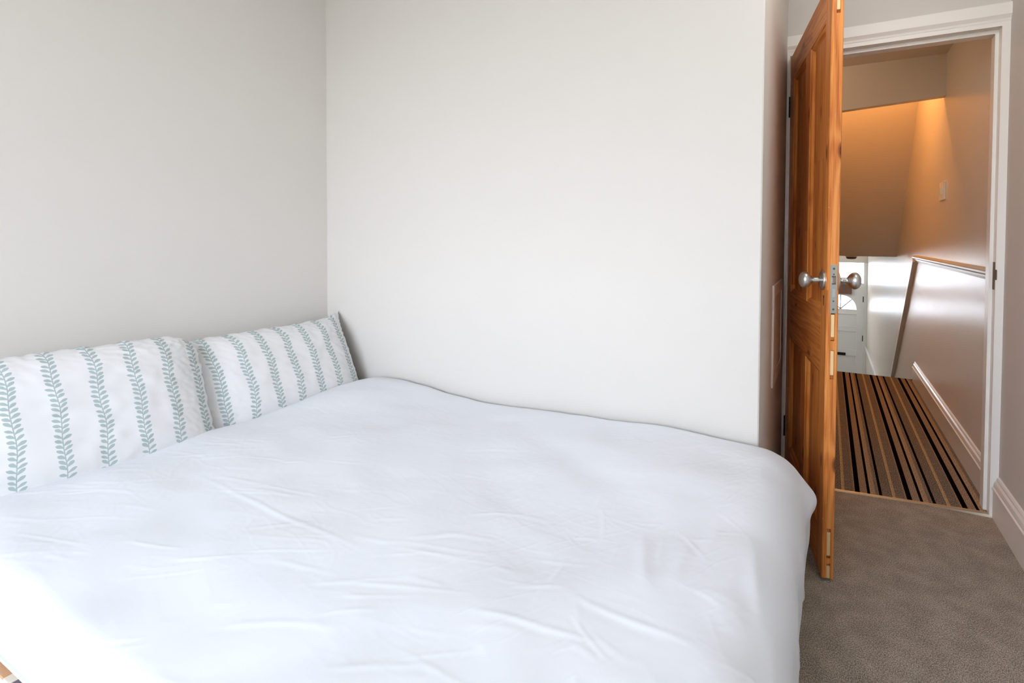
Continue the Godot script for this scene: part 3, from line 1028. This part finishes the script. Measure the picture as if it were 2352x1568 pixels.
func small_fittings() -> void:
	# access hatch on the return of the boxed wall
	var h := node("access_panel", Transform3D(Basis(), Vector3(-0.18, 0.55, -2.01)))
	tag(h, "cream framed access panel on the narrow wall beside the pine door", "access panel")
	var st := new_st()
	for r in [[-0.38, 0.0, -0.335, 0.38], [-0.045, 0.0, 0.0, 0.38], [-0.335, 0.0, -0.045, 0.045], [-0.335, 0.335, -0.045, 0.38]]:
		box(st, Vector3(0.0, r[1], r[0]), Vector3(0.008, r[3], r[2]), 0.0015)
	obj("panel_frame", st, M.hatch, h)
	obj("panel_door", one_box(Vector3(0.0, 0.047, -0.333), Vector3(0.0055, 0.333, -0.047), 0.001), M.hatch, h)
	# light switch on the landing wall
	var s := node("light_switch", Transform3D(Basis(), Vector3(RX, 1.40, -3.81)))
	tag(s, "white plastic light switch on the landing wall above the dado rail", "light switch")
	obj("plate", one_box(Vector3(-0.010, -0.055, -0.075), Vector3(0.0, 0.055, 0.075), 0.003), M.plastic, s)
	for z in [-0.035, 0.030]:
		obj("rocker", one_box(Vector3(-0.014, -0.020, z - 0.012), Vector3(-0.009, 0.020, z + 0.012), 0.002), M.plastic, s)
	# smoke detector on the hall ceiling
	var sd := node("smoke_detector", Transform3D(Basis(), Vector3(0.22, 0.93, -6.12)))
	tag(sd, "small dark round detector on the low hall ceiling over the stairs", "smoke detector")
	st = new_st()
	lathe(st, [Vector2(0.050, 0.0), Vector2(0.050, -0.012), Vector2(0.044, -0.026), Vector2(0.030, -0.032), Vector2(0.0003, -0.032)], Transform3D(), 24)
	obj("body", st, M.dull, sd)
	st = new_st()
	lathe(st, [Vector2(0.056, 0.0), Vector2(0.056, -0.006), Vector2(0.048, -0.008), Vector2(0.0003, -0.008)], Transform3D(), 24)
	obj("base", st, M.plastic, sd)


# ---------------------------------------------------------------- bed

func bed() -> void:
	var b := node("bed")
	tag(b, "low bed base with a white side rail under the white duvet", "bed")
	obj("base", one_box(Vector3(-2.11, 0.06, -1.63), Vector3(-0.16, 0.17, -0.40), 0.006), M.white_paint, b)
	var rail := obj("side_rail", one_box(Vector3(-2.11, 0.06, -0.345), Vector3(-0.14, 0.338, -0.3265), 0.003, "x"), M.white_paint, b)
	rail.set_meta("label", "white side rail")
	obj("rail_cap", one_box(Vector3(-2.11, 0.337, -0.344), Vector3(-1.246, 0.341, -0.3272), 0.001, "x"), M.peach, rail)
	obj("clip", one_box(Vector3(-1.246, 0.337, -0.344), Vector3(-1.222, 0.3415, -0.3270), 0.001, "x"), M.cream, rail)
	obj("webbing", one_box(Vector3(-1.222, 0.337, -0.344), Vector3(-0.14, 0.341, -0.3272), 0.001, "x"), M.mauve, rail)
	obj("foot_rail", one_box(Vector3(-0.165, 0.06, -1.63), Vector3(-0.14, 0.30, -0.345), 0.003, "z"), M.white_paint, b)
	for x in [-2.06, -0.20]:
		for z in [-1.58, -0.38]:
			obj("leg", one_box(Vector3(x - 0.03, 0.0, z - 0.03), Vector3(x + 0.03, 0.06, z + 0.03), 0.003), M.white_paint, b)
	var m := obj("mattress", one_box(Vector3(-2.105, 0.172, -1.635), Vector3(-0.17, 0.34, -0.36), 0.03), M.sheet)
	tag(m, "white sheeted mattress under the duvet and the pillows", "mattress")


var _n1 := FastNoiseLite.new()
var _n2 := FastNoiseLite.new()
var _n3 := FastNoiseLite.new()
var _n4 := FastNoiseLite.new()


func puff(x: float, z: float) -> float:
	# height of the duvet over its flat level: a few broad swells, then creases
	var h := 0.012 * _n1.get_noise_2d(x * 1.3 + 3.0, z * 1.5)
	h += 0.006 * _n1.get_noise_2d(x * 3.1 + 40.0, z * 3.4)
	h += 0.030 * exp(-(pow((x + 1.66) / 0.16, 2.0) + pow((z + 1.48) / 0.26, 2.0)))
	h -= 0.013 * exp(-(pow((x + 1.25) / 0.25, 2.0) + pow((z + 1.60) / 0.20, 2.0)))
	h += 0.016 * exp(-(pow((x + 0.30) / 0.30, 2.0) + pow((z + 1.50) / 0.3, 2.0)))
	# creases run mostly along the bed, some fan out from the foot corner
	var wx := 0.06 * _n2.get_noise_2d(x * 2.0, z * 2.0)
	var a := _n2.get_noise_2d(x * 3.2 + z * 1.0 + wx, z * 12.0 - x * 2.0)
	var ridge := 1.0 - absf(a) * 8.0
	var mask := clampf(0.5 + 1.6 * _n3.get_noise_2d(x * 2.1, z * 2.4), 0.0, 1.0)
	h += 0.0003 * maxf(0.0, ridge) * mask
	var b := _n4.get_noise_2d((x + 0.6 * z) * 13.0, (z - 0.6 * x) * 3.4)
	var m2 := clampf((x + 1.15) * 1.3, 0.0, 1.0) * clampf(0.45 + 1.6 * _n3.get_noise_2d(x * 2.6 + 9.0, z * 2.2 + 5.0), 0.0, 1.0)
	h += 0.0005 * maxf(0.0, 1.0 - absf(b) * 5.0) * m2
	h += 0.0003 * _n4.get_noise_2d(x * 22.0, z * 26.0)
	return h


func edge_drop(s: float, r: float) -> Vector2:
	# s metres past the start of a rounded edge of radius r: (how far out, how far down)
	if s <= 0.0:
		return Vector2(s, 0.0)
	var q := r * PI / 2.0
	if s < q:
		return Vector2(r * sin(s / r), r * (1.0 - cos(s / r)))
	return Vector2(r, r + s - q)


func duvet_point(s: float, t: float, inset: float, crease := 0.0) -> Vector3:
	# s runs from the head edge to the foot hem, t from the back wall to the near hem
	var x0 := -1.845
	var head := edge_drop(maxf(0.0, 0.075 - s), 0.05)
	var fx := edge_drop(s - (1.845 - 0.165), 0.125)
	var tz := edge_drop(t - 1.250, 0.085)
	var bz := edge_drop(maxf(0.0, 0.03 - t), 0.03)
	var x := x0 + (1.845 - 0.165) + fx.x
	if s < 0.075:
		x = x0 + 0.075 - head.x
	var z := -1.635 + 1.250 + tz.x
	if t < 0.03:
		z = -1.635 + 0.03 - bz.x
	var top := 0.468
	var y := top + puff(x, z) * (1.0 - clampf((fx.y + tz.y) * 6.0, 0.0, 0.75))
	var down := maxf(fx.y, tz.y)
	if fx.y > 0.0 and tz.y > 0.0:
		down = minf(sqrt(fx.y * fx.y + tz.y * tz.y), maxf(fx.y, tz.y) + 0.02)
	y -= down + head.y + bz.y * 0.35
	y += crease * (1.0 - clampf((fx.y - 0.03) / 0.09, 0.0, 1.0))
	x += crease * clampf((fx.y - 0.03) / 0.09, 0.0, 1.0)
	# the hanging foot end billows and hangs in soft folds
	if fx.y > 0.06:
		var k := clampf((fx.y - 0.06) / 0.12, 0.0, 1.0)
		x += k * (0.007 * sin(z * 23.0 + 1.0) + 0.010 * _n1.get_noise_2d(z * 5.0, y * 3.0) + 0.004 * _n2.get_noise_2d(z * 16.0, y * 3.0))
		x += 0.020 * exp(-pow((y - 0.355) / 0.035, 2.0)) * exp(-pow((z + 1.60) / 0.10, 2.0))
		x -= 0.012 * clampf((0.34 - y) / 0.2, 0.0, 1.0)
	if tz.y > 0.04:
		z -= 0.031 * clampf((tz.y - 0.04) / 0.06, 0.0, 1.0)
	if inset > 0.0:
		y -= inset * (1.0 - clampf(maxf(fx.y, tz.y) / 0.1, 0.0, 1.0))
		x -= inset * clampf(fx.y / 0.1, 0.0, 1.0) - inset * clampf(1.0 - s / 0.08, 0.0, 1.0)
		z -= inset * clampf(tz.y / 0.1, 0.0, 1.0) - inset * clampf(1.0 - t / 0.05, 0.0, 1.0)
	return Vector3(x, y, z)


# sharp creases pressed into the cotton, stamped on the duvet's own grid (s along the bed, t across it)
func creases(nu: int, nv: int, S: float, Tt: float) -> PackedFloat32Array:
	var H := PackedFloat32Array()
	H.resize(nu * nv)
	var g := RandomNumberGenerator.new()
	g.seed = 77
	var L := []
	for k in 150:
		# most lie slantwise across the bed; near the foot they turn every way
		var x := g.randf_range(-1.75, -0.45)
		var z := g.randf_range(-1.25, -0.32)
		if z < -1.0 and g.randf() < 0.5:
			z = g.randf_range(-0.9, -0.32)
		var ang := deg_to_rad(g.randf_range(-38, -8))
		var ln := g.randf_range(0.06, 0.26)
		var amp := g.randf_range(0.0004, 0.0013)
		var wd := g.randf_range(0.0035, 0.0065)
		if k % 3 == 0:
			x = g.randf_range(-0.55, -0.02)
			z = g.randf_range(-1.25, -0.40)
			ang = deg_to_rad(g.randf_range(-30, 110))
			ln = g.randf_range(0.05, 0.16)
			amp = g.randf_range(0.0005, 0.0015)
		L.append([x, z, ang, ln, amp, wd, g.randf_range(-0.10, 0.10)])
	# the long fold line over the middle and the soft folds near the foot
	L.append([-1.14, -0.735, 0.04, 0.72, 0.0016, 0.006, 0.01])
	L.append([-0.31, -0.955, 1.23, 0.20, 0.0040, 0.014, 0.06])
	L.append([-0.21, -1.075, 1.62, 0.20, 0.0030, 0.012, -0.06])
	L.append([-0.24, -0.960, 1.58, 0.16, 0.0045, 0.014, 0.05])
	L.append([-0.28, -0.790, 0.05, 0.22, 0.0024, 0.007, 0.05])
	L.append([-0.42, -0.700, -0.20, 0.24, 0.0022, 0.006, -0.03])
	L.append([-0.10, -1.000, 1.35, 0.30, 0.0050, 0.016, 0.05])
	L.append([-0.05, -0.800, 1.45, 0.34, 0.0050, 0.016, -0.06])
	for c in L:
		var d := Vector2(cos(c[2]), sin(c[2]))
		var q := Vector2(-d.y, d.x)
		var mid := Vector2(c[0] + 1.845, c[1] + 1.635)
		var half: float = c[3] / 2.0
		var reach: float = c[5] * 4.0 + absf(c[6]) * half
		var lo := mid - Vector2(absf(d.x) * half + reach, absf(d.y) * half + reach)
		var hi := mid + Vector2(absf(d.x) * half + reach, absf(d.y) * half + reach)
		for i in range(maxi(0, int(lo.x / S * (nu - 1))), mini(nu - 1, int(hi.x / S * (nu - 1)) + 1) + 1):
			for j in range(maxi(0, int(lo.y / Tt * (nv - 1))), mini(nv - 1, int(hi.y / Tt * (nv - 1)) + 1) + 1):
				var p := Vector2(S * i / (nu - 1), Tt * j / (nv - 1)) - mid
				var u: float = p.dot(d) / half
				if absf(u) >= 1.0:
					continue
				var v: float = p.dot(q) - c[6] * half * (1.0 - u * u)
				var w: float = c[5]
				# a raised line with a faint hollow beside it
				var a := exp(-v * v / (w * w)) - 0.35 * exp(-pow(v - 2.0 * w, 2.0) / (w * w * 1.7))
				H[i * nv + j] += 0.6 * c[4] * a * (1.0 - u * u)
	return H


func duvet() -> void:
	_n1.seed = 41
	_n1.frequency = 1.0
	_n1.fractal_octaves = 2
	_n2.seed = 17
	_n2.frequency = 1.0
	_n2.fractal_octaves = 2
	_n3.seed = 23
	_n3.frequency = 1.0
	_n3.fractal_octaves = 1
	_n4.seed = 29
	_n4.frequency = 1.0
	_n4.fractal_octaves = 2
	var S := 1.69 + 0.196 + 0.245
	var Tt := 1.250 + 0.134 + 0.025
	var nu := 640
	var nv := 420
	var cr := creases(nu, nv, S, Tt)
	var P := PackedVector3Array()
	var U := PackedVector2Array()
	var Q := PackedVector3Array()
	for i in nu:
		for j in nv:
			var s := S * i / (nu - 1)
			var t := Tt * j / (nv - 1)
			P.append(duvet_point(s, t, 0.0, cr[i * nv + j]))
			U.append(Vector2(s, t) / 0.9)
	var mu := 90
	var mv := 70
	var QU := PackedVector2Array()
	for i in mu:
		for j in mv:
			Q.append(duvet_point(S * i / (mu - 1), Tt * j / (mv - 1), 0.035))
			QU.append(Vector2(S * i / (mu - 1), Tt * j / (mv - 1)) / 0.9)
	# rims join the outside to the inside
	var grids := [{"nu": nu, "nv": nv, "p": P, "uv": U}, {"nu": mu, "nv": mv, "p": Q, "uv": QU, "flip": true}]
	for side in 4:
		var E := PackedVector3Array()
		var EU := PackedVector2Array()
		var c := 120
		for i in c:
			var f := float(i) / (c - 1)
			var st := Vector2(S * f, 0.0 if side == 0 else Tt) if side < 2 else Vector2(0.0 if side == 2 else S, Tt * f)
			for k in 2:
				E.append(duvet_point(st.x, st.y, 0.035 * k))
				EU.append(Vector2(f, k * 0.03))
		grids.append({"nu": c, "nv": 2, "p": E, "uv": EU, "flip": side == 1 or side == 2})
	var o := obj("duvet", grids_mesh(grids), M.cloth)
	tag(o, "white crumpled duvet spread over the bed and hanging at its foot", "duvet")


# ---------------------------------------------------------------- pillows

func pillow_mesh(hw: float, hh: float, thick: float, sd: int, u0: float, ears: Array) -> ArrayMesh:
	var n := FastNoiseLite.new()
	n.seed = sd
	n.frequency = 1.0
	n.fractal_octaves = 2
	var nu := 110
	var nv := 80
	var grids := []
	for face in 2:
		var P := PackedVector3Array()
		var U := PackedVector2Array()
		for i in nu:
			for j in nv:
				# closer rows near the seams
				var a := sin((2.0 * i / (nu - 1) - 1.0) * PI / 2.0)
				var b := sin((2.0 * j / (nv - 1) - 1.0) * PI / 2.0)
				var x := hw * a * (1.0 - 0.055 * (1.0 - pow(absf(b), 3.0)))
				var y := hh * b * (1.0 - 0.085 * (1.0 - pow(absf(a), 4.0)))
				# corners are slack: rounded in, except where an ear stands out
				var cn := pow(absf(a), 7.0) * pow(absf(b), 7.0)
				var ear: float = ears[(2 if a > 0 else 0) + (1 if b > 0 else 0)]
				x += signf(a) * cn * ear
				y += signf(b) * cn * ear
				var edge := maxf(absf(a), absf(b))
				var rim := smoothstep(0.8, 1.0, edge)
				x += 0.006 * rim * n.get_noise_2d(b * 9.0, signf(a) * 3.0) * (1.0 if absf(a) >= absf(b) else 0.0)
				y += 0.006 * rim * n.get_noise_2d(a * 9.0, signf(b) * 7.0) * (1.0 if absf(b) > absf(a) else 0.0)
				var t := thick * pow(maxf(0.0, 1.0 - pow(absf(a), 3.6)), 0.50) * pow(maxf(0.0, 1.0 - pow(absf(b), 3.2)), 0.46)
				# slack cloth puckers towards the seams
				t += 0.0035 * n.get_noise_2d(a * 4.0 + 5.0, b * 3.0) * (1.0 - pow(edge, 6.0))
				var pk := smoothstep(0.45, 0.9, edge) * (1.0 - smoothstep(0.97, 1.0, edge))
				t += 0.004 * pk * n.get_noise_2d(a * 14.0, b * 10.0)
				t = maxf(t, 0.0012 if edge < 0.999 else 0.0)
				P.append(Vector3(x, y, t if face == 0 else -0.75 * t))
				U.append(Vector2((hw * a + u0) / 0.184, -hh * b / 0.368))
		grids.append({"nu": nu, "nv": nv, "p": P, "uv": U, "flip": face == 0})
	return grids_mesh(grids)


func pillows() -> void:
	# local x along the wall (towards the camera is minus), y up the slope, z out of the face
	var b := Vector3(-0.443, 0.897, 0).normalized()
	var n := Vector3(0.897, 0.443, 0).normalized()
	var a := b.cross(n)
	var o := obj("pillow", pillow_mesh(0.345, 0.218, 0.120, 5, 0.046, [-0.02, -0.025, -0.005, 0.020]), M.vine)
	o.transform = Transform3D(Basis(Vector3(0, 0, -1), deg_to_rad(0)) * Basis(a, b, n), Vector3(-1.945, 0.540, -1.285))
	tag(o, "white pillow with grey green vine stripes in the corner of the walls", "pillow", "", "vine patterned pillows")
	o = obj("pillow", pillow_mesh(0.345, 0.236, 0.130, 8, 0.02, [-0.02, -0.03, -0.02, -0.085]), M.vine)
	var b2 := Vector3(-0.40, 0.917, 0).normalized()
	var n2 := Vector3(0.917, 0.40, 0).normalized()
	o.transform = Transform3D(Basis(Vector3.UP, deg_to_rad(-4)) * Basis(b2.cross(n2), b2, n2), Vector3(-1.925, 0.558, -0.662))
	tag(o, "white vine striped pillow cut off by the photo's edge, overlapping its neighbour", "pillow", "", "vine patterned pillows")
